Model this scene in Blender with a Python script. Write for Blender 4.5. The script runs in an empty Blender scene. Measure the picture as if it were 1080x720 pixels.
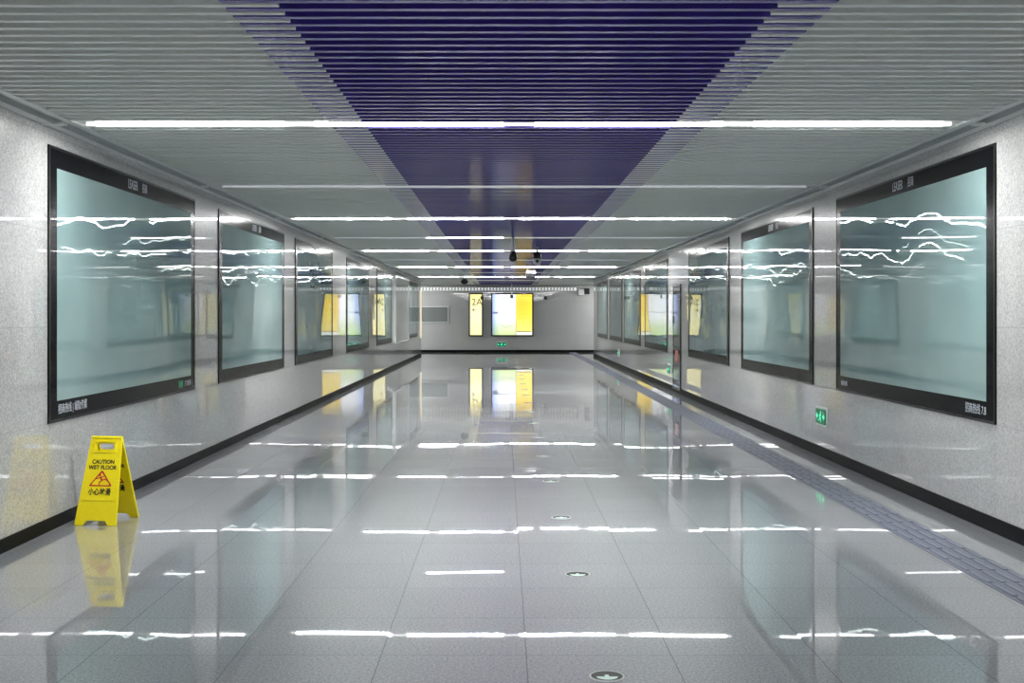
import bpy, bmesh, math, random
from mathutils import Vector, Matrix
random.seed(7)
PI = math.pi
sc = bpy.context.scene
COL = sc.collection

# ------------------------------------------------------------------ helpers
def lin(r, g, b):
    f = lambda c: (c/255/12.92) if c/255 <= .04045 else ((c/255+.055)/1.055)**2.4
    return (f(r), f(g), f(b), 1)

class MB:
    """collects faces, builds ONE mesh object"""
    def __init__(s): s.v = []; s.f = []; s.m = []
    def add(s, vs, fs, mi=0):
        o = len(s.v); s.v += [tuple(p) for p in vs]
        for q in fs: s.f.append(tuple(i+o for i in q)); s.m.append(mi)
        return s
    def box(s, x0, x1, y0, y1, z0, z1, mi=0):
        vs = [(x0,y0,z0),(x1,y0,z0),(x1,y1,z0),(x0,y1,z0),(x0,y0,z1),(x1,y0,z1),(x1,y1,z1),(x0,y1,z1)]
        fs = [(0,3,2,1),(4,5,6,7),(0,1,5,4),(1,2,6,5),(2,3,7,6),(3,0,4,7)]
        return s.add(vs, fs, mi)
    def cyl(s, a, b, r0, r1=None, n=20, mi=0, caps=True):
        a = Vector(a); b = Vector(b); r1 = r0 if r1 is None else r1
        d = (b-a).normalized()
        u = d.cross(Vector((0,0,1)) if abs(d.z) < .9 else Vector((1,0,0))).normalized(); w = d.cross(u)
        vs = []
        for c, r in ((a, r0), (b, r1)):
            for i in range(n):
                t = 2*PI*i/n; vs.append(c + u*(r*math.cos(t)) + w*(r*math.sin(t)))
        fs = [(i, (i+1) % n, n+(i+1) % n, n+i) for i in range(n)]
        if caps: fs += [tuple(range(n-1, -1, -1)), tuple(range(n, 2*n))]
        return s.add(vs, fs, mi)
    def lathe(s, prof, n=28, c=(0,0,0), mi=0):
        vs = []
        for r, z in prof:
            for i in range(n):
                t = 2*PI*i/n; vs.append((c[0]+r*math.cos(t), c[1]+r*math.sin(t), c[2]+z))
        fs = []
        for k in range(len(prof)-1):
            for i in range(n): fs.append((k*n+i, k*n+(i+1) % n, (k+1)*n+(i+1) % n, (k+1)*n+i))
        fs.append(tuple(range(n-1, -1, -1))); L = (len(prof)-1)*n; fs.append(tuple(range(L, L+n)))
        return s.add(vs, fs, mi)
    def build(s, name, mats, parent=None, loc=None, smooth=False):
        me = bpy.data.meshes.new(name); me.from_pydata(s.v, [], s.f)
        for m in (mats if isinstance(mats, (list, tuple)) else [mats]): me.materials.append(m)
        me.polygons.foreach_set('material_index', s.m)
        bm = bmesh.new(); bm.from_mesh(me); bmesh.ops.recalc_face_normals(bm, faces=bm.faces); bm.to_mesh(me); bm.free()
        if smooth:
            me.polygons.foreach_set('use_smooth', [True]*len(me.polygons))
            me.set_sharp_from_angle(angle=math.radians(38))
        return link(name, me, parent, loc)

def link(name, me, parent=None, loc=None):
    o = bpy.data.objects.new(name, me); COL.objects.link(o)
    if parent: o.parent = parent
    if loc: o.location = loc
    return o
def tag(o, label=None, cat=None, group=None, kind=None):
    if label: o['label'] = label
    if cat: o['category'] = cat
    if group: o['group'] = group
    if kind: o['kind'] = kind
    return o
def thing(name, label, cat, loc=(0,0,0), rz=0, group=None):
    o = bpy.data.objects.new(name, None); COL.objects.link(o)
    o.empty_display_size = .1; o.location = loc; o.rotation_euler = (0, 0, rz)
    return tag(o, label, cat, group)
def dup(root, loc=None, rz=None, label=None):
    def rec(o, par):
        c = o.copy(); COL.objects.link(c)
        if par: c.parent = par
        for ch in list(o.children): rec(ch, c)
        return c
    r = rec(root, None)
    if loc: r.location = loc
    if rz is not None: r.rotation_euler = (0, 0, rz)
    if label: r['label'] = label
    return r
def bevel(o, w, seg=2):
    m = o.modifiers.new('edge', 'BEVEL'); m.width = w; m.segments = seg; m.limit_method = 'ANGLE'; return o

def curve_mesh(name, cu, mat, M):
    ob = bpy.data.objects.new('t', cu); COL.objects.link(ob)
    dg = bpy.context.evaluated_depsgraph_get(); dg.update()
    me = bpy.data.meshes.new_from_object(ob.evaluated_get(dg)); me.name = name
    bpy.data.objects.remove(ob); bpy.data.curves.remove(cu)
    me.transform(M); me.materials.clear(); me.materials.append(mat)
    return me
STAND = Matrix.Rotation(PI/2, 4, 'X')              # xy drawing -> xz, front towards -y
def text_obj(name, s, size, x, z, y, mat, parent, align='CENTER', thick=.0008, sx=1.0, M=None, bold=0.0):
    cu = bpy.data.curves.new('txt', 'FONT'); cu.body = s; cu.size = size
    cu.align_x = align; cu.align_y = 'CENTER'; cu.extrude = thick; cu.offset = bold
    me = curve_mesh(name, cu, mat, (M or Matrix()) @ Matrix.Translation((x, y, z)) @ STAND @ Matrix.Scale(sx, 4, (1,0,0)))
    return link(name, me, parent)
def poly_curve(loops, thick):
    cu = bpy.data.curves.new('ply', 'CURVE'); cu.dimensions = '2D'; cu.fill_mode = 'BOTH'; cu.extrude = thick
    for lp in loops:
        sp = cu.splines.new('POLY'); sp.points.add(len(lp)-1); sp.use_cyclic_u = True
        for p, q in zip(sp.points, lp): p.co = (q[0], q[1], 0, 1)
    return cu
def poly_obj(name, loops, thick, mat, parent, M=None):
    return link(name, curve_mesh(name, poly_curve(loops, thick), mat, (M or Matrix()) @ STAND), parent)
def rrect(x0, x1, y0, y1, r, n=5):
    out = []
    for cx, cy, a in ((x1-r, y0+r, -PI/2), (x1-r, y1-r, 0), (x0+r, y1-r, PI/2), (x0+r, y0+r, PI)):
        for i in range(n+1):
            t = a + PI/2*i/n; out.append((cx+r*math.cos(t), cy+r*math.sin(t)))
    return out
def rpoly(pts, r, n=4):
    out = []; L = len(pts)
    for i in range(L):
        p = Vector(pts[i]); a = (Vector(pts[i-1])-p); b = (Vector(pts[(i+1) % L])-p)
        k = min(r, a.length*.45, b.length*.45); p0 = p+a.normalized()*k; p1 = p+b.normalized()*k
        for j in range(n+1):
            t = j/n; q = p0*(1-t)**2 + p*2*t*(1-t) + p1*t*t; out.append((q.x, q.y))
    return out
def bar2(a, b, w0, w1=None):
    w1 = w0 if w1 is None else w1
    a = Vector(a); b = Vector(b); d = (b-a).normalized(); n = Vector((-d.y, d.x))
    return [tuple(a+n*w0/2), tuple(a-n*w0/2), tuple(b-n*w1/2), tuple(b+n*w1/2)]
def circ(cx, cy, r, n=20): return [(cx+r*math.cos(2*PI*i/n), cy+r*math.sin(2*PI*i/n)) for i in range(n)]
def flat_shapes(name, shapes, y, mat, parent, thick=.0006, M=None):
    mb = MB()
    for k, sh in enumerate(shapes):
        yy = y - k*.00002
        vs = [(p[0], yy, p[1]) for p in sh] + [(p[0], yy-thick, p[1]) for p in sh]; n = len(sh)
        mb.add(vs, [tuple(range(n)), tuple(range(2*n-1, n-1, -1))] + [(i, (i+1) % n, n+(i+1) % n, n+i) for i in range(n)])
    o = mb.build(name, mat, parent)
    if M: o.data.transform(M)
    return o

# ------------------------------------------------------------------ materials
def new_mat(name):
    m = bpy.data.materials.new(name); m.use_nodes = True
    nt = m.node_tree; return m, nt, nt.nodes['Principled BSDF']
def P(name, col, rough=.5, metal=0, spec=.5, coat=0, coat_rough=.03, coat_ior=1.5, noise=.0, nscale=40, emit=None, estr=0):
    m, nt, b = new_mat(name)
    b.inputs['Roughness'].default_value = rough; b.inputs['Metallic'].default_value = metal
    b.inputs['Specular IOR Level'].default_value = spec
    b.inputs['Coat Weight'].default_value = coat; b.inputs['Coat Roughness'].default_value = coat_rough
    b.inputs['Coat IOR'].default_value = coat_ior
    tc = nt.nodes.new('ShaderNodeTexCoord'); n = nt.nodes.new('ShaderNodeTexNoise'); n.inputs['Scale'].default_value = nscale
    n.inputs['Detail'].default_value = 3
    nt.links.new(tc.outputs['Object'], n.inputs['Vector'])
    r = nt.nodes.new('ShaderNodeValToRGB')
    k = noise
    r.color_ramp.elements[0].position = .3; r.color_ramp.elements[1].position = .7
    r.color_ramp.elements[0].color = tuple(c*(1-k) for c in col[:3])+(1,)
    r.color_ramp.elements[1].color = tuple(min(1, c*(1+k)) for c in col[:3])+(1,)
    nt.links.new(n.outputs['Fac'], r.inputs['Fac']); nt.links.new(r.outputs['Color'], b.inputs['Base Color'])
    if emit:
        b.inputs['Emission Color'].default_value = emit; b.inputs['Emission Strength'].default_value = estr
    return m

class NT:
    """tiny node builder"""
    def __init__(s, nt): s.nt = nt
    def val(s, sock, v):
        if isinstance(v, (int, float)): sock.default_value = v
        elif isinstance(v, tuple): sock.default_value = v
        else: s.nt.links.new(v, sock)
    def math(s, op, a, b=0.0, c=None):
        n = s.nt.nodes.new('ShaderNodeMath'); n.operation = op; s.val(n.inputs[0], a); s.val(n.inputs[1], b)
        if c is not None: s.val(n.inputs[2], c)
        return n.outputs[0]
    def vmath(s, op, a, b=None, scale=None):
        n = s.nt.nodes.new('ShaderNodeVectorMath'); n.operation = op; s.val(n.inputs[0], a)
        if b is not None: s.val(n.inputs[1], b)
        if scale is not None: s.val(n.inputs['Scale'], scale)
        return n.outputs[0]
    def mix(s, f, a, b, mode='MIX'):
        n = s.nt.nodes.new('ShaderNodeMix'); n.data_type = 'RGBA'; n.blend_type = mode
        s.val(n.inputs[0], f); s.val(n.inputs[6], a); s.val(n.inputs[7], b); return n.outputs[2]
    def noise(s, vec, scale, detail=2, rough=.5):
        n = s.nt.nodes.new('ShaderNodeTexNoise'); s.val(n.inputs['Vector'], vec)
        n.inputs['Scale'].default_value = scale; n.inputs['Detail'].default_value = detail; n.inputs['Roughness'].default_value = rough
        return n
    def ramp(s, f, stops):
        n = s.nt.nodes.new('ShaderNodeValToRGB'); e = n.color_ramp.elements
        while len(e) < len(stops): e.new(.5)
        for k, (p, c) in enumerate(stops): e[k].position = p; e[k].color = c
        s.val(n.inputs[0], f); return n.outputs[0]

def granite(name, c_lo, c_hi, joint, axes, tile, off, jw, tilt, rough, coat, coat_rough, speck=(110, 320), spec=.5, tone=.06, band=None):
    m, nt, b = new_mat(name); k = NT(nt)
    tc = nt.nodes.new('ShaderNodeTexCoord'); pos = tc.outputs['Object']
    sp = nt.nodes.new('ShaderNodeSeparateXYZ'); nt.links.new(pos, sp.inputs[0])
    U = k.math('DIVIDE', k.math('SUBTRACT', sp.outputs[axes[0]], off[0]), tile[0])
    V = k.math('DIVIDE', k.math('SUBTRACT', sp.outputs[axes[1]], off[1]), tile[1])
    cu = k.math('FLOOR', U); cv = k.math('FLOOR', V)
    cb = nt.nodes.new('ShaderNodeCombineXYZ'); nt.links.new(cu, cb.inputs[0]); nt.links.new(cv, cb.inputs[1])
    wn = nt.nodes.new('ShaderNodeTexWhiteNoise'); wn.noise_dimensions = '2D'; nt.links.new(cb.outputs[0], wn.inputs['Vector'])
    du = k.math('MULTIPLY', k.math('PINGPONG', U, .5), tile[0]); dv = k.math('MULTIPLY', k.math('PINGPONG', V, .5), tile[1])
    jm = k.math('LESS_THAN', k.math('MINIMUM', du, dv), jw)
    n1 = k.noise(pos, speck[0], 3, .7); n2 = k.noise(pos, speck[1], 2, .6); n3 = k.noise(pos, 2.2, 3, .6)
    f = k.math('ADD', k.math('MULTIPLY', n1.outputs['Fac'], .6), k.math('MULTIPLY', n2.outputs['Fac'], .4))
    col = k.ramp(f, [(.36, c_lo), (.62, c_hi)])
    t = k.math('ADD', 1-tone, k.math('MULTIPLY', wn.outputs['Value'], 2*tone))
    t = k.math('MULTIPLY', t, k.math('ADD', .93, k.math('MULTIPLY', n3.outputs['Fac'], .14)))
    cc = nt.nodes.new('ShaderNodeCombineColor')
    for i in range(3): nt.links.new(t, cc.inputs[i])
    col = k.mix(1.0, col, cc.outputs[0], 'MULTIPLY')
    col = k.mix(jm, col, joint)
    nt.links.new(col, b.inputs['Base Color'])
    geo = nt.nodes.new('ShaderNodeNewGeometry')
    d = k.vmath('SUBTRACT', wn.outputs['Color'], (.5, .5, .5))
    d = k.vmath('SCALE', d, scale=tilt)
    wv = k.noise(pos, 1.3, 1)
    d2 = k.vmath('SCALE', k.vmath('SUBTRACT', wv.outputs['Color'], (.5, .5, .5)), scale=tilt*1.6)
    d = k.vmath('ADD', d, d2)
    if band:      # a stretch of slightly rippled paving
        ms = k.math('MULTIPLY', k.math('GREATER_THAN', sp.outputs[1], band[0]), k.math('LESS_THAN', sp.outputs[1], band[1]))
        wv2 = k.math('MULTIPLY', k.math('MULTIPLY', k.math('SINE', k.math('MULTIPLY', sp.outputs[1], 2*PI/band[2])), band[3]), ms)
        cb2 = nt.nodes.new('ShaderNodeCombineXYZ'); nt.links.new(wv2, cb2.inputs[1]); d = k.vmath('ADD', d, cb2.outputs[0])
    N = k.vmath('NORMALIZE', k.vmath('ADD', geo.outputs['Normal'], d))
    nt.links.new(N, b.inputs['Normal']); nt.links.new(N, b.inputs['Coat Normal'])
    b.inputs['Roughness'].default_value = rough; b.inputs['Coat Weight'].default_value = coat
    b.inputs['Coat Roughness'].default_value = coat_rough; b.inputs['Specular IOR Level'].default_value = spec
    b.inputs['Coat IOR'].default_value = 1.78
    return m

M_floor = granite('floor_granite', lin(82,87,92), lin(174,178,184), lin(84,86,90), (0,1), (.6,.6), (.094,4.86), .0022, .0022, .30, 1, .010, (85, 230), spec=.25, band=(15.6, 19.0, .16, .0045))
M_wall  = granite('wall_granite', lin(134,136,136), lin(202,203,201), lin(140,142,142), (1,2), (1.2,.63), (.4,.07), .0016, .002, .32, 1, .014, (75, 200), spec=.3, tone=.025)
M_wallx = granite('wall_granite_far', lin(134,136,136), lin(202,203,201), lin(140,142,142), (0,2), (1.2,.63), (.4,.07), .0016, .002, .32, 1, .014, (75, 200), spec=.3, tone=.025)
M_base  = P('baseboard_black', lin(9,10,13), .5, spec=.06, noise=.2, nscale=90)
M_white = P('white_metal', lin(242,246,241), .4, spec=.3, coat=.22, coat_rough=.10, coat_ior=1.5, noise=.02)
M_purple = P('purple_metal', lin(70,56,152), .35, spec=.4, coat=.7, coat_rough=.07, noise=.04)
M_void  = P('ceiling_void', lin(70,74,76), .9)
M_alu   = P('grey_metal', lin(228,232,230), .35, metal=.0, noise=.04)
M_trimd = P('dark_grey_metal', lin(184,190,188), .45, metal=.0, noise=.05)
M_black = P('black_glass', lin(5,6,9), .2, spec=.05, coat=.07, coat_rough=.015)
M_rim   = P('black_anodised', lin(10,11,14), .3, metal=.5)
M_text  = P('grey_print', lin(190,196,205), .5)
M_bk    = P('black_plastic', lin(14,15,18), .35)
M_wp    = P('white_plastic', lin(222,224,226), .4)
M_steel = P('brushed_steel', lin(180,184,186), .28, metal=.9, noise=.05, nscale=120)
M_yel   = P('yellow_plastic', lin(246,226,14), .42, spec=.4, noise=.03, nscale=60)
M_blkpr = P('black_print', lin(26,24,14), .6)
M_redpr = P('red_print', lin(186,44,26), .6)
M_tact  = P('tactile_grey', lin(104,109,124), .42, noise=.12, nscale=160)
M_tactb = P('tactile_bar', lin(116,121,136), .36, noise=.1, nscale=160)
M_lens_off = P('dim_diffuser', lin(235,236,240), .35, coat=.3, emit=(.93,.94,1,1), estr=.16)
M_green = P('dark_green_print', lin(2,22,20), .5, spec=.2)
M_pale  = P('pale_green_print', lin(205,232,220), .5)
M_board = P('grey_board', lin(120,126,124), .25, metal=.2, coat=.4, noise=.06)
M_red   = P('red_panel', lin(150,70,56), .35)

def emis(name, col, s, base=(.75,.75,.75,1)):
    m, nt, b = new_mat(name)
    b.inputs['Base Color'].default_value = base
    b.inputs['Emission Color'].default_value = col; b.inputs['Emission Strength'].default_value = s
    b.inputs['Roughness'].default_value = .4
    return m
LS = 200.0
M_lens = emis('lit_diffuser', (1.0, 1.0, .985, 1), LS)
M_lens_side = emis('lit_diffuser_side', (1.0, 1.0, .985, 1), LS*.10)
M_lens_one = emis('half_lit_diffuser', (1.0, 1.0, .985, 1), LS*.03)
M_gap = emis('diffuser_joint', (1.0, 1.0, .985, 1), LS*.005)
M_lens_cross = emis('cross_diffuser', (1, 1, .985, 1), LS*1.0)
M_exit = emis('lit_exit_green', lin(0,120,78), .38, base=lin(0,40,28))
M_exitw = emis('lit_exit_white', lin(90,255,190), .85, base=lin(20,80,60))

def screen_mat():
    m, nt, b = new_mat('off_panel_glass'); k = NT(nt)
    tc = nt.nodes.new('ShaderNodeTexCoord'); oi = nt.nodes.new('ShaderNodeObjectInfo')
    pos = k.vmath('ADD', tc.outputs['Object'], k.vmath('SCALE', oi.outputs['Location'], scale=1.37))
    n = k.noise(pos, .9, 2)
    nt.links.new(k.ramp(n.outputs['Fac'], [(.3, lin(141,158,160)), (.7, lin(166,181,181))]), b.inputs['Base Color'])
    geo = nt.nodes.new('ShaderNodeNewGeometry')
    w = k.noise(pos, 1.5, 3, .5)
    d = k.vmath('SCALE', k.vmath('SUBTRACT', w.outputs['Color'], (.5,.5,.5)), scale=.105)
    d = k.vmath('ADD', d, (0, 0, .009))
    fn = k.vmath('NORMALIZE', k.vmath('ADD', geo.outputs['Normal'], d))
    gl = nt.nodes.new('ShaderNodeBsdfGlossy'); gl.inputs['Roughness'].default_value = .012; gl.inputs['Color'].default_value = lin(225,240,236)
    nt.links.new(fn, gl.inputs['Normal'])
    mx = nt.nodes.new('ShaderNodeMixShader'); mx.inputs[0].default_value = .10
    nt.links.new(b.outputs[0], mx.inputs[1]); nt.links.new(gl.outputs[0], mx.inputs[2])
    nt.links.new(mx.outputs[0], nt.nodes['Material Output'].inputs['Surface'])
    w2 = k.noise(pos, .55, 0)
    d2 = k.vmath('SCALE', k.vmath('SUBTRACT', w2.outputs['Color'], (.5,.5,.5)), scale=.016)
    nt.links.new(k.vmath('NORMALIZE', k.vmath('ADD', geo.outputs['Normal'], d2)), b.inputs['Coat Normal'])
    b.inputs['Roughness'].default_value = .5; b.inputs['Specular IOR Level'].default_value = .0; b.inputs['Coat IOR'].default_value = 1.58
    b.inputs['Coat Weight'].default_value = 1; b.inputs['Coat Roughness'].default_value = .012
    b.inputs['Coat Tint'].default_value = lin(226,240,240)
    return m
M_screen = screen_mat()

def grad_emis(name, fn):
    m, nt, b = new_mat(name); k = NT(nt)
    tc = nt.nodes.new('ShaderNodeTexCoord'); sp = nt.nodes.new('ShaderNodeSeparateXYZ')
    nt.links.new(tc.outputs['Generated'], sp.inputs[0])
    col = fn(k, sp.outputs[0], sp.outputs[2], tc)
    b.inputs['Base Color'].default_value = (.05,.05,.05,1)
    nt.links.new(col, b.inputs['Emission Color']); b.inputs['Emission Strength'].default_value = .9
    b.inputs['Roughness'].default_value = .15
    return m
def f_map(k, x, z, tc):                                   # printed white map: blue margin, pale green foot
    c = k.ramp(x, [(.0, lin(150,178,250)), (.16, lin(214,224,255)), (.34, lin(250,252,255)), (1, lin(252,253,255))])
    g = k.ramp(z, [(.0, lin(206,226,150)), (.22, lin(226,238,196)), (.45, lin(255,255,255)), (1, lin(250,252,255))])
    return k.mix(1.0, c, g, 'MULTIPLY')
def f_yel(k, x, z, tc):
    return k.ramp(z, [(.0, lin(238,240,226)), (.075, lin(238,240,226)), (.08, lin(250,226,120)), (.45, lin(252,224,70)), (.8, lin(250,210,34)), (1, lin(250,222,60))])
def f_cream(k, x, z, tc):
    return k.ramp(z, [(0, lin(252,240,170)), (.5, lin(253,246,190)), (1, lin(252,234,140))])
M_map = grad_emis('lit_map_print', f_map); M_ylw = grad_emis('lit_yellow_print', f_yel); M_cream = grad_emis('lit_cream_print', f_cream)
M_cor = emis('lit_corner_strip', lin(250,232,190), .6)

# ------------------------------------------------------------------ dimensions
XL, XR = -2.968, 3.18            # corridor wall faces
XC = .1                          # centre line
ZC = 2.64                        # slat undersides
YB, YL, YR, YF = -5.0, 42.3, 41.4, 46.0
def struct(o): o['kind'] = 'structure'; return o

# floor, walls
struct(MB().box(-8, 8, YB, YF, -.12, 0).build('floor', M_floor))
struct(MB().box(XL-.2, XL, YB, YL, 0, 3.0).build('wall_left', M_wall))
struct(MB().box(XR, XR+.2, YB, YR, 0, 3.0).build('wall_right', M_wall))
struct(MB().box(-8, 8, YF, YF+.2, 0, 3.0).build('wall_back', M_wallx))
struct(MB().box(XL, XR, YB-.2, YB, 0, 3.0).build('wall_front', M_wallx))
struct(MB().box(-8, XL-.2, YL-.2, YL, 0, 3.0).build('wall_left_return', M_wallx))
struct(MB().box(XR+.2, 8, YR-.2, YR, 0, 3.0).build('wall_right_return', M_wallx))
struct(MB().box(-8.2, -8, YL, YF, 0, 3.0).build('wall_left_end', M_wall))
struct(MB().box(8, 8.2, YR, YF, 0, 3.0).build('wall_right_end', M_wall))
for nm, b in (('left', (XL, XL+.012, YB, YL, .0, .085)), ('right', (XR-.012, XR, YB, YR, 0, .1)), ('back', (-8, 8, YF-.012, YF, 0, .09))):
    struct(bevel(MB().box(*b).build('baseboard_'+nm, M_base), .003))

# ceiling: soffit above + slats running across the corridor (white wings, purple middle, interleaved where they meet)
mb = MB(); mb.box(-8, 8, YB, YF, 2.98, 3.05, 2)
P_, T, H = .125, .038, .10
LY = [7.6+3.66*i for i in range(-3, 10)]                # strip light rows
LX = LY+[44.4]
def near_light(y): return any(abs(y-l) < .075 for l in LX)
k = 0; y = YB+.2
while y < YF-.15:
    xl, xr = XL+.226, XR-.226
    if y > YL-.1: xl = -7.9
    if y > YR-.1: xr = 7.9
    if not near_light(y):
        mb.box(xl, XC-1.0, y-T/2, y+T/2, ZC, ZC+H, 0); mb.box(XC+1.0, xr, y-T/2, y+T/2, ZC, ZC+H, 0)
    yp = y+P_/2
    if not near_light(yp): mb.box(XC-1.22, XC+1.22, yp-T/2, yp+T/2, ZC, ZC+H, 1)
    y += P_
struct(mb.build('ceiling', [M_white, M_purple, M_void]))
# ceiling edge trims: inner lip, recessed channel, wall lip
for nm, s, xw, ye in (('trim_1', 1, XL, YL), ('trim_2', -1, XR, YR)):
    mb = MB()
    def bx(a, b, z0, z1, mi): mb.box(min(xw+s*a, xw+s*b), max(xw+s*a, xw+s*b), YB, ye, z0, z1, mi)
    bx(.0, .075, ZC, ZC+.02, 0); bx(.068, .078, ZC, ZC+.07, 1); bx(.075, .185, ZC+.03, ZC+.04, 1)
    bx(.18, .188, ZC, ZC+.07, 1); bx(.18, .226, ZC-.004, ZC+.012, 0); bx(.222, .228, ZC-.004, ZC+.09, 0)
    struct(mb.build(nm, [M_alu, M_trimd]))

# tactile paving along the right wall
mb = MB(); mb.box(2.52, 2.80, YB, 45.5, 0, .003, 0)
y = YB+.05
while y < 45.2:
    for j in range(4):
        xx = 2.555+j*.07; mb.box(xx-.012, xx+.012, y+.02, y+.28, .003, .008, 1)
    y += .3
tag(mb.build('tactile_paving', [M_tact, M_tactb]), 'long strip of bluish grey ribbed tactile paving along the floor', 'paving', kind='structure')

# ------------------------------------------------------------------ strip lights
ORD = ['first','second','third','fourth','fifth','sixth','seventh','eighth','ninth','tenth','eleventh','twelfth','thirteenth','fourteenth',
       'fifteenth','sixteenth','seventeenth','eighteenth','nineteenth','twentieth','twenty-first','twenty-second','twenty-third']
TUBE, GAP = 1.215, .2
X0 = XC - (4*TUBE+3*GAP)/2
def strip_light(lit, label, y, xs=None, part_lit=None, lens=None, name='strip_light'):
    t = thing(name, label, 'ceiling light', (0, y, 0), group='strip lights across the ceiling')
    segs = xs or [X0+i*(TUBE+GAP) for i in range(4)]
    a, b = segs[0], segs[-1]+TUBE
    h = MB(); h.box(a-.2, b+.2, -.055, .055, ZC+.012, ZC+.34); h.box(a-.34, a-.2, -.03, .03, ZC-.006, ZC+.01); h.box(b+.2, b+.34, -.03, .03, ZC-.006, ZC+.01)
    h.build('housing', M_white, t)
    w = .019; dz = .008
    for i, x in enumerate(segs):
        on = lit or part_lit == i
        l = MB(); z1, z0 = ZC+.012, ZC-dz
        l.add([(x,-w,z0),(x+TUBE,-w,z0),(x+TUBE,w,z0),(x,w,z0)], [(0,3,2,1)], 0)
        l.add([(x,-w,z0),(x+TUBE,-w,z0),(x+TUBE,w,z0),(x,w,z0),(x,-w,z1),(x+TUBE,-w,z1),(x+TUBE,w,z1),(x,w,z1)],
              [(0,1,5,4),(1,2,6,5),(2,3,7,6),(3,0,4,7),(4,5,6,7)], 1)
        l.build('diffuser', [lens, lens] if lens else [M_lens if lit else M_lens_one, M_lens_side if lit else M_lens_one] if on else [M_lens_off, M_lens_off], t)
    for u, v in [(segs[i]+TUBE, segs[i+1]) for i in range(len(segs)-1)]+[(a-.06, a), (b, b+.06)]:
        MB().box(u, v, -w, w, ZC-dz+.001, ZC+.012).build('joint_cover', M_gap if lit else M_lens_off, t)
    return t
nv = 0; nd = 0
for i, y in enumerate(LY):
    lit = (i % 2) == 1
    if y < 4:
        if lit: strip_light(True, 'lit white strip light on the ceiling behind the near end of the view', y)
        continue
    if lit:
        lab = ORD[nv]+' bright white strip light across the slatted ceiling, counting from the near end'; nv += 1
    elif nd == 1:
        lab = 'strip light with a single lit tube, second of the dim ones from the near end'; nd += 1
    else:
        lab = ORD[nd]+' dim white strip light across the slatted ceiling, counting from the near end'; nd += 1
    strip_light(lit, lab, y, part_lit=(1 if (not lit and nd == 2) else None))
# cross passage at the far end
strip_light(True, 'bright strip light in the side passage beside the grey wall board', 44.4, [-7.6+i*(TUBE+GAP) for i in range(3)], lens=M_lens_cross)
strip_light(True, 'bright strip light in the side passage opposite the one by the grey wall board', 44.4, [3.9+i*(TUBE+GAP) for i in range(3)], lens=M_lens_cross)

# ------------------------------------------------------------------ advertising panels
PW, PH, BD = 3.62, 1.82, .14
def make_panel(label, loc, rz, pale=False):
    t = thing('advertising_panel', label, 'advertising panel', loc, rz, 'black framed glass panels on the walls')
    w, h = PW/2, PH
    f = MB(); r = .018
    f.box(-w, -w+r, -.013, 0, 0, h); f.box(w-r, w, -.013, 0, 0, h); f.box(-w+r, w-r, -.013, 0, 0, r); f.box(-w+r, w-r, -.013, 0, h-r, h)
    f.build('frame', M_rim, t)
    g = MB(); i = BD
    g.box(-w+r, -w+i, -.010, -.001, r, h-r); g.box(w-i, w-r, -.010, -.001, r, h-r); g.box(-w+i, w-i, -.010, -.001, r, i); g.box(-w+i, w-i, -.010, -.001, h-i, h-r)
    g.build('border', M_black, t)
    MB().box(-w+i, w-i, -.0098, -.001, i, h-i).build('screen', M_screen, t)
    return t
pz = .70
left_y = [7.65, 12.23, 16.73, 22.2, 27.5, 36.8]
right_y = [7.58, 12.06, 16.55, 22.75, 27.3, 31.5, 36.0]
p0 = make_panel('', (XL, left_y[0]+PW/2, pz), PI/2)
text_obj('logo', 'LEASER', .105, -.07, PH-.075, -.0102, M_text, p0, sx=.72)
text_obj('logo_characters', '招商', .085, .235, PH-.075, -.0102, M_text, p0, sx=.8)
LN = 'black-framed glass panel from the near end, on the wet floor sign wall'
RN = 'black-framed glass panel from the near end, on the tactile paving wall'
p0['label'] = 'large black-framed glass panel right above the yellow wet floor sign'
others = []
for n, y in enumerate(left_y[1:], 1):
    o = ORD[n] if n < 5 else 'last'
    others.append(dup(p0, (XL, y+PW/2, pz), PI/2, f'{o} {LN}'))
rp = []
for n, y in enumerate(right_y):
    o = ORD[n] if n < 6 else 'last'
    rp.append(dup(p0, (XR, y+PW/2, pz), -PI/2, f'{o} {RN}'))
# captions differ between the two sides
text_obj('caption', '招商热线 | 城轨传媒', .072, -PW/2+.16, .078, -.0102, M_text, p0, 'LEFT', sx=.85)
text_obj('caption', '广告招商', .055, PW/2-.14, .075, -.0102, M_text, p0, 'RIGHT')
flat_shapes('mark', [[(PW/2-.56,.05),(PW/2-.42,.05),(PW/2-.42,.11),(PW/2-.56,.11)]], -.0102, P('green_print', lin(24,140,92), .4), p0)
text_obj('caption', '招商热线 7.8', .075, PW/2-.14, .075, -.0102, M_text, rp[0], 'RIGHT', sx=.85)
text_obj('caption', '城轨传媒', .05, -PW/2+.16, .075, -.0102, M_text, rp[0], 'LEFT')
# blank pale panel (sixth place on the left wall)
t = thing('blank_panel', 'blank pale panel between the last two black-framed panels, on the wet floor sign wall', 'panel', (XL, 31.95+2.2, .66), PI/2)
f = MB(); w = 2.2; h = 1.86
f.box(-w, -w+.03, -.05, 0, 0, h); f.box(w-.03, w, -.05, 0, 0, h); f.box(-w+.03, w-.03, -.05, 0, 0, .03); f.box(-w+.03, w-.03, -.05, 0, h-.03, h)
f.build('frame', M_alu, t)
MB().box(-w+.03, w-.03, -.04, -.002, .03, h-.03).build('face', P('pale_gloss', lin(236,236,230), .12, coat=1), t)

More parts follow.
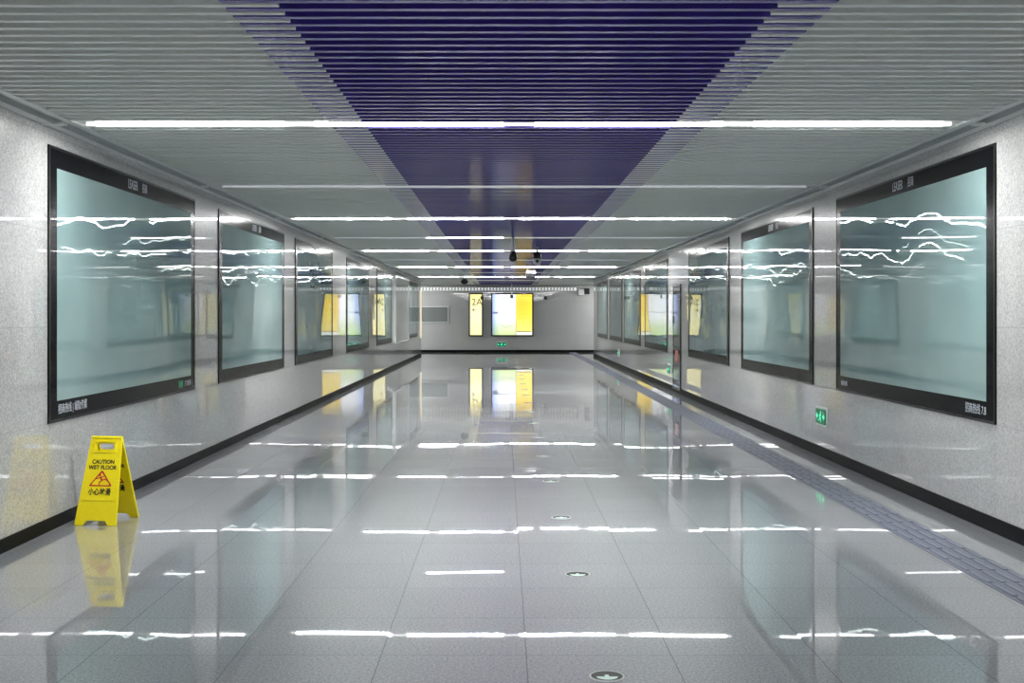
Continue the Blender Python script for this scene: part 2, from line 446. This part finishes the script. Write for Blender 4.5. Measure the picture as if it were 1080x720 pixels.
# ------------------------------------------------------------------ far wall
k46 = YF/1240
def far(px, py): return ((px-531)*k46, 1.4-(py-333.5)*k46)
def light_box(label, x0, x1, z0, z1):
    t = thing('light_box', label, 'light box', ((x0+x1)/2, YF, z0))
    w = (x1-x0)/2; h = z1-z0; r = .05
    f = MB(); f.box(-w, -w+r, -.08, 0, 0, h); f.box(w-r, w, -.08, 0, 0, h); f.box(-w+r, w-r, -.08, 0, 0, r); f.box(-w+r, w-r, -.08, 0, h-r, h)
    f.build('frame', M_rim, t)
    return t, w-r, h, r
xa, za = far(494.5, 354.5); xb, zb = far(509.5, 309)
t, w, h, r = light_box('narrow lit cream sign reading 2A on the far wall', xa, xb, za, zb)
MB().box(-w, w, -.06, -.01, r, h-r).build('display', M_cream, t)
M_ink = P('dark_ink', lin(60,54,60), .5)
text_obj('number', '2A', .36, .04, h-.36, -.061, M_ink, t, sx=1.0)
flat_shapes('arrow', [bar2((-.13,h-.66),(.0,h-.66),.022), bar2((-.135,h-.66),(-.075,h-.60),.024), bar2((-.135,h-.66),(-.075,h-.72),.024)], -.061, M_ink, t)
text_obj('caption', '出口', .08, -.09, h-.86, -.061, M_text, t)
xa, za = far(518, 354.5); xb, zb = far(562.5, 309)
t, w, h, r = light_box('wide lit map board, half white and half yellow, on the far wall', xa, xb, za, zb)
xm = -w + 2*w*.60
MB().box(-w, xm-.004, -.06, -.01, r, h-r).build('map_sheet', M_map, t)
MB().box(xm+.004, w, -.06, -.01, r, h-r).build('yellow_sheet', M_ylw, t)
M_thin = P('blue_grey_ink', lin(170,185,225), .5)
flat_shapes('map_lines', [bar2((-w,h*.56),(xm-.03,h*.56),.016), bar2((-w+.02,h*.54),(-w+.2,h*.54),.05), bar2((-w+.35,h*.88),(-w+.6,h*.88),.02),
                          bar2((-w+.24,h*.30),(-w+.5,h*.20),.012), bar2((-w+.5,h*.20),(xm-.1,h*.26),.012), bar2((xm-.015,r),(xm-.015,h-r),.014)], -.061, M_thin, t)
rows = [bar2((xm+.07, h*.93), (w-.06, h*.93), .02)] + [bar2((xm+.08, h*(.86-.055*i)), (xm+.08+(.26+.18*((i*37) % 5)/5), h*(.86-.055*i)), .014) for i in range(9)]
flat_shapes('text_lines', rows + [bar2((xm+.03, r+.135), (w-.04, r+.135), .035)], -.061, P('amber_ink', lin(240,205,80), .5), t)
# grey board
xa, za = far(436, 340); xb, zb = far(473, 323)
t = thing('wall_board', 'blank grey metal board on the far wall beside the 2A sign', 'board', ((xa+xb)/2, YF, za)); w = (xb-xa)/2; h = zb-za
f = MB(); f.box(-w, w, -.05, -.012, 0, .025); f.box(-w, w, -.05, -.012, h-.025, h); f.box(-w, -w+.025, -.05, -.012, .025, h-.025); f.box(w-.025, w, -.05, -.012, .025, h-.025)
f.build('frame', M_alu, t); MB().box(-w+.025, w-.025, -.04, -.0, .025, h-.025).build('board', M_board, t)
# ventilation grille under the ceiling edge
t = thing('ventilation_grille', 'long white backlit grille along the top of the far wall', 'grille', (-.6, YF, 2.415))
f = MB(); f.box(-3.45, 3.45, -.05, 0, -.02, 0); f.box(-3.45, 3.45, -.05, 0, .10, .12); f.build('frame', M_alu, t)
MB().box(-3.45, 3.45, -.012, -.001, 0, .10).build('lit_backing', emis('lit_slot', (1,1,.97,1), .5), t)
f = MB(); x = -3.42
while x < 3.42: f.box(x-.034, x+.034, -.03, -.012, 0, .10); x += .125
f.build('slats', M_trimd, t)
# slim lit strip on the left corner
t = thing('corner_light', 'slim warm lit strip standing on the wall corner at the far end', 'light', (XL+.0, YL-.12, .62))
MB().box(-.01, .035, -.06, .06, 0, 1.72).build('housing', M_alu, t); MB().box(.004, .031, -.066, -.06, .01, 1.71).build('diffuser', M_cor, t)

# ------------------------------------------------------------------ exit signs
def exit_sign(label, loc, rz, w=.34, h=.15):
    t = thing('exit_sign', label, 'exit sign', loc, rz, 'green exit signs low on the walls')
    bevel(MB().box(-w/2-.02, w/2+.02, -.018, 0, -.02, h+.02).build('back_plate', M_alu, t), .004)
    bevel(MB().box(-w/2, w/2, -.028, -.018, 0, h).build('lit_face', M_exit, t), .003)
    z = h/2; a = w/.34
    man = [circ(.01*a, z+.042, .013, 14), bar2((.004*a, z+.026), (-.012*a, z-.008), .026), bar2((-.012*a, z-.006), (.022*a, z-.026), .015), bar2((.022*a, z-.026), (.012*a, z-.056), .013),
           bar2((-.012*a, z-.008), (-.03*a, z-.034), .015), bar2((-.03*a, z-.034), (-.058*a, z-.040), .012), bar2((.004*a, z+.022), (.034*a, z+.004), .011), bar2((.0, z+.022), (-.034*a, z+.012), .011)]
    arr = [bar2((-.14*a, z), (-.08*a, z), .022), [(-.155*a, z), (-.115*a, z+.036), (-.115*a, z-.036)], bar2((.08*a, z), (.14*a, z), .022), [(.155*a, z), (.115*a, z-.036), (.115*a, z+.036)]]
    flat_shapes('pictogram', man+arr, -.0282, M_exitw, t)
    return t
exit_sign('lit green exit sign below the gap between the first two panels, above the tactile paving', (XR, 11.7, .33), -PI/2)
exit_sign('lit green exit sign low on the wall beside the tall fire cabinet', (XR, 22.45, .32), -PI/2)
exit_sign('small lit green exit sign low on the wall beyond the fire cabinet', (XR, 32.4, .32), -PI/2)
exit_sign('lit green exit sign on the far wall below the map board', (-.07, YF, .22), 0, .38, .16)

# ------------------------------------------------------------------ fire cabinet
t = thing('fire_cabinet', 'tall narrow dark-framed fire cabinet between two panels above the tactile paving', 'cabinet', (XR, 21.5, .06), -PI/2)
w, h = .46, 1.92
f = MB(); f.box(-w, -w+.04, -.02, 0, 0, h); f.box(w-.04, w, -.02, 0, 0, h); f.box(-w+.04, w-.04, -.02, 0, 0, .04); f.box(-w+.04, w-.04, -.02, 0, h-.04, h); f.box(-w+.04, w-.04, -.018, 0, .76, .80)
f.build('frame', M_rim, t)
M_mir = P('mirror_glass', lin(150,156,156), .05, metal=.85)
d = MB().box(-w+.042, w-.042, -.014, -.002, .802, h-.042).build('door', M_mir, t)
bevel(MB().box(-w+.07, -w+.09, -.035, -.014, 1.2, 1.36).build('handle', M_steel, d), .004)
d = MB().box(-w+.042, w-.042, -.014, -.002, .042, .758).build('door', M_mir, t)
flat_shapes('red_plate', [[(-.2,.5),(.2,.5),(.2,.72),(-.2,.72)]], -.0142, M_red, d)

# ------------------------------------------------------------------ floor markers
def marker(label, y):
    t = thing('floor_marker', label, 'floor marker', (.402, y, 0), group='round evacuation markers set in the floor')
    MB().lathe([(.0, 0), (.069, 0), (.069, .002), (.066, .004), (.062, .004), (.062, .0028), (.0, .0028)][1:], 32).build('rim', M_trimd, t, smooth=True)
    MB().lathe([(.062, .0029), (.062, .0036)], 32).build('disc', M_green, t)
    z = .0037; a = MB()
    for sh in (bar2((0,.012),(0,-.02),.016), [(.042*math.cos(PI+PI*q/14), -.010+.040*math.sin(PI+PI*q/14)) for q in range(15)]):
        n = len(sh); a.add([(p[0], p[1], z) for p in sh]+[(p[0], p[1], z+.0005) for p in sh], [tuple(range(n)), tuple(range(n, 2*n))]+[(i, (i+1) % n, n+(i+1) % n, n+i) for i in range(n)])
    a.build('arrow', M_pale, t)
    return t
m0 = marker('first round green evacuation marker in the floor row, nearest the bottom edge', 4.57)
for i in range(1, 20):
    y = 4.57+1.805*i
    if y > 40: break
    dup(m0, (.402, y, 0), None, ORD[i]+' round green evacuation marker in the floor row, counting from the near end')

# ------------------------------------------------------------------ wet floor sign
sign = thing('wet_floor_sign', 'yellow folding wet floor sign standing on the floor by the wall', 'warning sign', (-2.732, 7.87, 0), math.radians(-7))
SH, SP = .60, .175                                       # leaf length, half spread at the floor
lean = math.asin(SP/SH)
def leaf_loops():
    b, tp = .147, .110
    outer = rpoly([(-b,0),(-.088,0),(-.066,.032),(.066,.032),(.088,0),(b,0),(tp,SH-.012),(tp-.012,SH),(-tp+.012,SH),(-tp,SH-.012)], .008)
    hole = rrect(-.062, .062, SH-.092, SH-.044, .018)[::-1]
    return [outer, hole]
M_f = Matrix.Translation((0, 0, 0)) @ Matrix.Rotation(-lean, 4, 'X')
M_r = Matrix.Translation((0, 2*SP, 0)) @ Matrix.Rotation(lean, 4, 'X')
def face_print(par, M, y, flip=False):
    F = M @ (Matrix.Rotation(PI, 4, 'Z') if flip else Matrix())
    text_obj('lettering', 'CAUTION', .038, 0, .428, y, M_blkpr, par, sx=.92, M=F, bold=.0012)
    text_obj('lettering', 'WET FLOOR', .038, 0, .389, y, M_blkpr, par, sx=.92, M=F, bold=.0012)
    tri = lambda s: rpoly([(-.084*s, .262+(1-s)*.045), (.084*s, .262+(1-s)*.045), (0, .405-.045*(1-s)*1.9-.03)], .016*s)
    cu = poly_curve([tri(1.0), tri(.80)[::-1]], .0006)
    link('warning_triangle', curve_mesh('warning_triangle', cu, M_redpr, F @ Matrix.Translation((0, y, 0)) @ STAND), par)
    man = [circ(-.012, .338, .0085, 14), bar2((-.008, .328), (.008, .302), .013), bar2((.006, .304), (.036, .312), .009), bar2((.036, .312), (.048, .296), .007),
           bar2((.008, .302), (-.012, .286), .009), bar2((-.012, .286), (-.006, .272), .007), bar2((-.006, .322), (-.034, .312), .007), bar2((-.004, .324), (.024, .330), .006)]
    flat_shapes('slipping_figure', man, y, M_redpr, par, M=F)
    text_obj('lettering', '小心地滑', .05, 0, .222, y, M_blkpr, par, sx=.80, M=F, bold=.0014)
lf = poly_obj('front_leaf', leaf_loops(), .007, M_yel, sign, M_f)
face_print(lf, M_f, -.0075)
lr = poly_obj('rear_leaf', leaf_loops(), .007, M_yel, sign, M_r)
face_print(lr, M_r, -.0075)
for L, M in ((lf, M_f), (lr, M_r)):
    e = MB(); e.box(-.118, .118, -.010, -.006, .166, .170)
    for x0, x1, z0, z1 in ((-.074,.074,SH-.036,SH-.030), (-.074,.074,SH-.106,SH-.100), (-.080,-.074,SH-.106,SH-.030), (.074,.080,SH-.106,SH-.030)): e.box(x0, x1, -.012, -.006, z0, z1)
    o = e.build('moulded_rib', M_yel, L); o.data.transform(M)
zt = SH*math.cos(lean)
MB().cyl((-.108, SP, zt-.004), (.108, SP, zt-.004), .012, n=16).build('hinge', M_yel, sign, smooth=True)

# ------------------------------------------------------------------ things hanging from the ceiling
t = thing('dome_camera', 'black bell-shaped dome camera on a long stem under the purple slats', 'camera', (.15, 18.5, ZC))
MB().cyl((0,0,.34), (0,0,-.21), .022, n=16).build('stem', M_trimd, t, smooth=True)
MB().lathe([(.045,0),(.045,-.012),(.03,-.02)], c=(0,0,-.2)).build('collar', M_wp, t, smooth=True)
MB().lathe([(.03,0),(.045,-.03),(.058,-.07),(.064,-.1),(.062,-.125),(.05,-.15),(.028,-.165),(.008,-.17)], c=(0,0,-.215)).build('dome', M_bk, t, smooth=True)
t = thing('spotlight_camera', 'dark round camera with white lower housing hanging under the purple slats', 'camera', (.60, 21.0, ZC))
MB().cyl((0,0,.34), (0,0,-.09), .02, n=16).build('stem', M_trimd, t, smooth=True)
MB().lathe([(.02,.0),(.05,-.012),(.075,-.045),(.08,-.08),(.07,-.115),(.04,-.135),(.01,-.14)], c=(0,0,-.085)).build('head', M_bk, t, smooth=True)
bevel(MB().add([(-.085,-.06,-.21),(.085,-.06,-.21),(.055,-.06,-.33),(-.055,-.06,-.31),(-.085,.06,-.21),(.085,.06,-.21),(.055,.06,-.33),(-.055,.06,-.31)],
         [(0,1,2,3),(7,6,5,4),(0,4,5,1),(1,5,6,2),(2,6,7,3),(3,7,4,0)]).build('lower_housing', M_wp, t), .008)
MB().cyl((.0,-.06,-.255), (.0,-.075,-.262), .026, n=18).build('lens', M_bk, t)
t = thing('ceiling_speaker', 'pale box speaker with dark underside hung from the ceiling slats', 'speaker', (.70, 30.0, ZC))
for x in (-.08, .08): MB().cyl((x,0,.34), (x,0,-.07), .008, n=10).build('hanger', M_trimd, t)
bevel(MB().box(-.12,.12,-.09,.09,-.15,-.07).build('body', M_wp, t), .01)
bevel(MB().box(-.13,.1,-.08,.08,-.27,-.15).build('underside', M_bk, t), .01)
t = thing('ceiling_camera', 'small black dome camera fixed to the ceiling near the 2A sign', 'camera', (-1.3, 39.2, ZC))
MB().lathe([(.07,.02),(.075,-.02),(.08,-.04)]).build('mount', M_bk, t, smooth=True)
MB().lathe([(.12,0),(.125,-.05),(.10,-.10),(.05,-.125),(.01,-.13)], c=(0,0,-.04)).build('dome', M_bk, t, smooth=True)
def bracket_cam(label, px, py, side, drop=False):
    x, z = far(px, py); y0 = 44.9 if drop else YF
    t = thing('security_camera', label, 'camera', (x, y0, z))
    if drop:
        MB().cyl((0,0,.0), (0,0,2.98-z), .018, n=12).build('stem', M_wp, t)
    else:
        MB().box(side*.27-.05, side*.27+.05, -.03, .01, .06, .18).build('wall_plate', M_wp, t)
        MB().cyl((side*.27, -.03, .12), (side*.06, -.20, .03), .017, n=12).build('arm', M_wp, t)
    y = 0 if drop else -.22
    bevel(MB().box(-.06, .06, y-.12, y+.12, -.07, .06).build('body', M_bk, t), .015)
    MB().cyl((0, y-.12, -.005), (0, y-.15, -.005), .035, n=18).build('lens', M_bk, t, smooth=True)
bracket_cam('small black camera on a white wall arm beside the 2A sign', 508.5, 314, 1)
bracket_cam('small black camera on a ceiling stem in front of the map board', 539.5, 313, 0, True)
bracket_cam('small black camera on a white wall arm between map board and bare wall', 575, 314, -1)
x, z = far(616.5, 307)
t = thing('emergency_lamp', 'black and white twin box lamp high on the far wall by the grille end', 'lamp', (x, YF, z-.1))
bevel(MB().box(-.24, -.02, -.2, -.055, -.05, .17).build('lamp_head', M_wp, t), .01); bevel(MB().box(-.02, .18, -.22, -.055, -.02, .21).build('box', M_bk, t), .01)
MB().box(-.2, .16, -.055, 0, 0, .12).build('mount', M_alu, t)

# ------------------------------------------------------------------ camera, world, view
cam = bpy.data.cameras.new('camera'); co = bpy.data.objects.new('camera', cam); COL.objects.link(co)
co.location = (0, 0, 1.4); co.rotation_euler = (PI/2, 0, 0)
cam.sensor_width = 36; cam.lens = 1240/1080*36; cam.shift_x = 9/1080; cam.shift_y = -26.5/1080
cam.clip_start = .05; cam.clip_end = 200
sc.camera = co
w = bpy.data.worlds.new('world'); sc.world = w; w.use_nodes = True
w.node_tree.nodes['Background'].inputs[0].default_value = (.8,.9,1,1); w.node_tree.nodes['Background'].inputs[1].default_value = .1
sc.view_settings.view_transform = 'Standard'; sc.view_settings.look = 'None'
sc.view_settings.gamma = 1; sc.view_settings.exposure = .60; sc.view_settings.use_curve_mapping = False
sc.cycles.max_bounces = 10; sc.cycles.diffuse_bounces = 5; sc.cycles.glossy_bounces = 6
sc.cycles.sample_clamp_indirect = 4
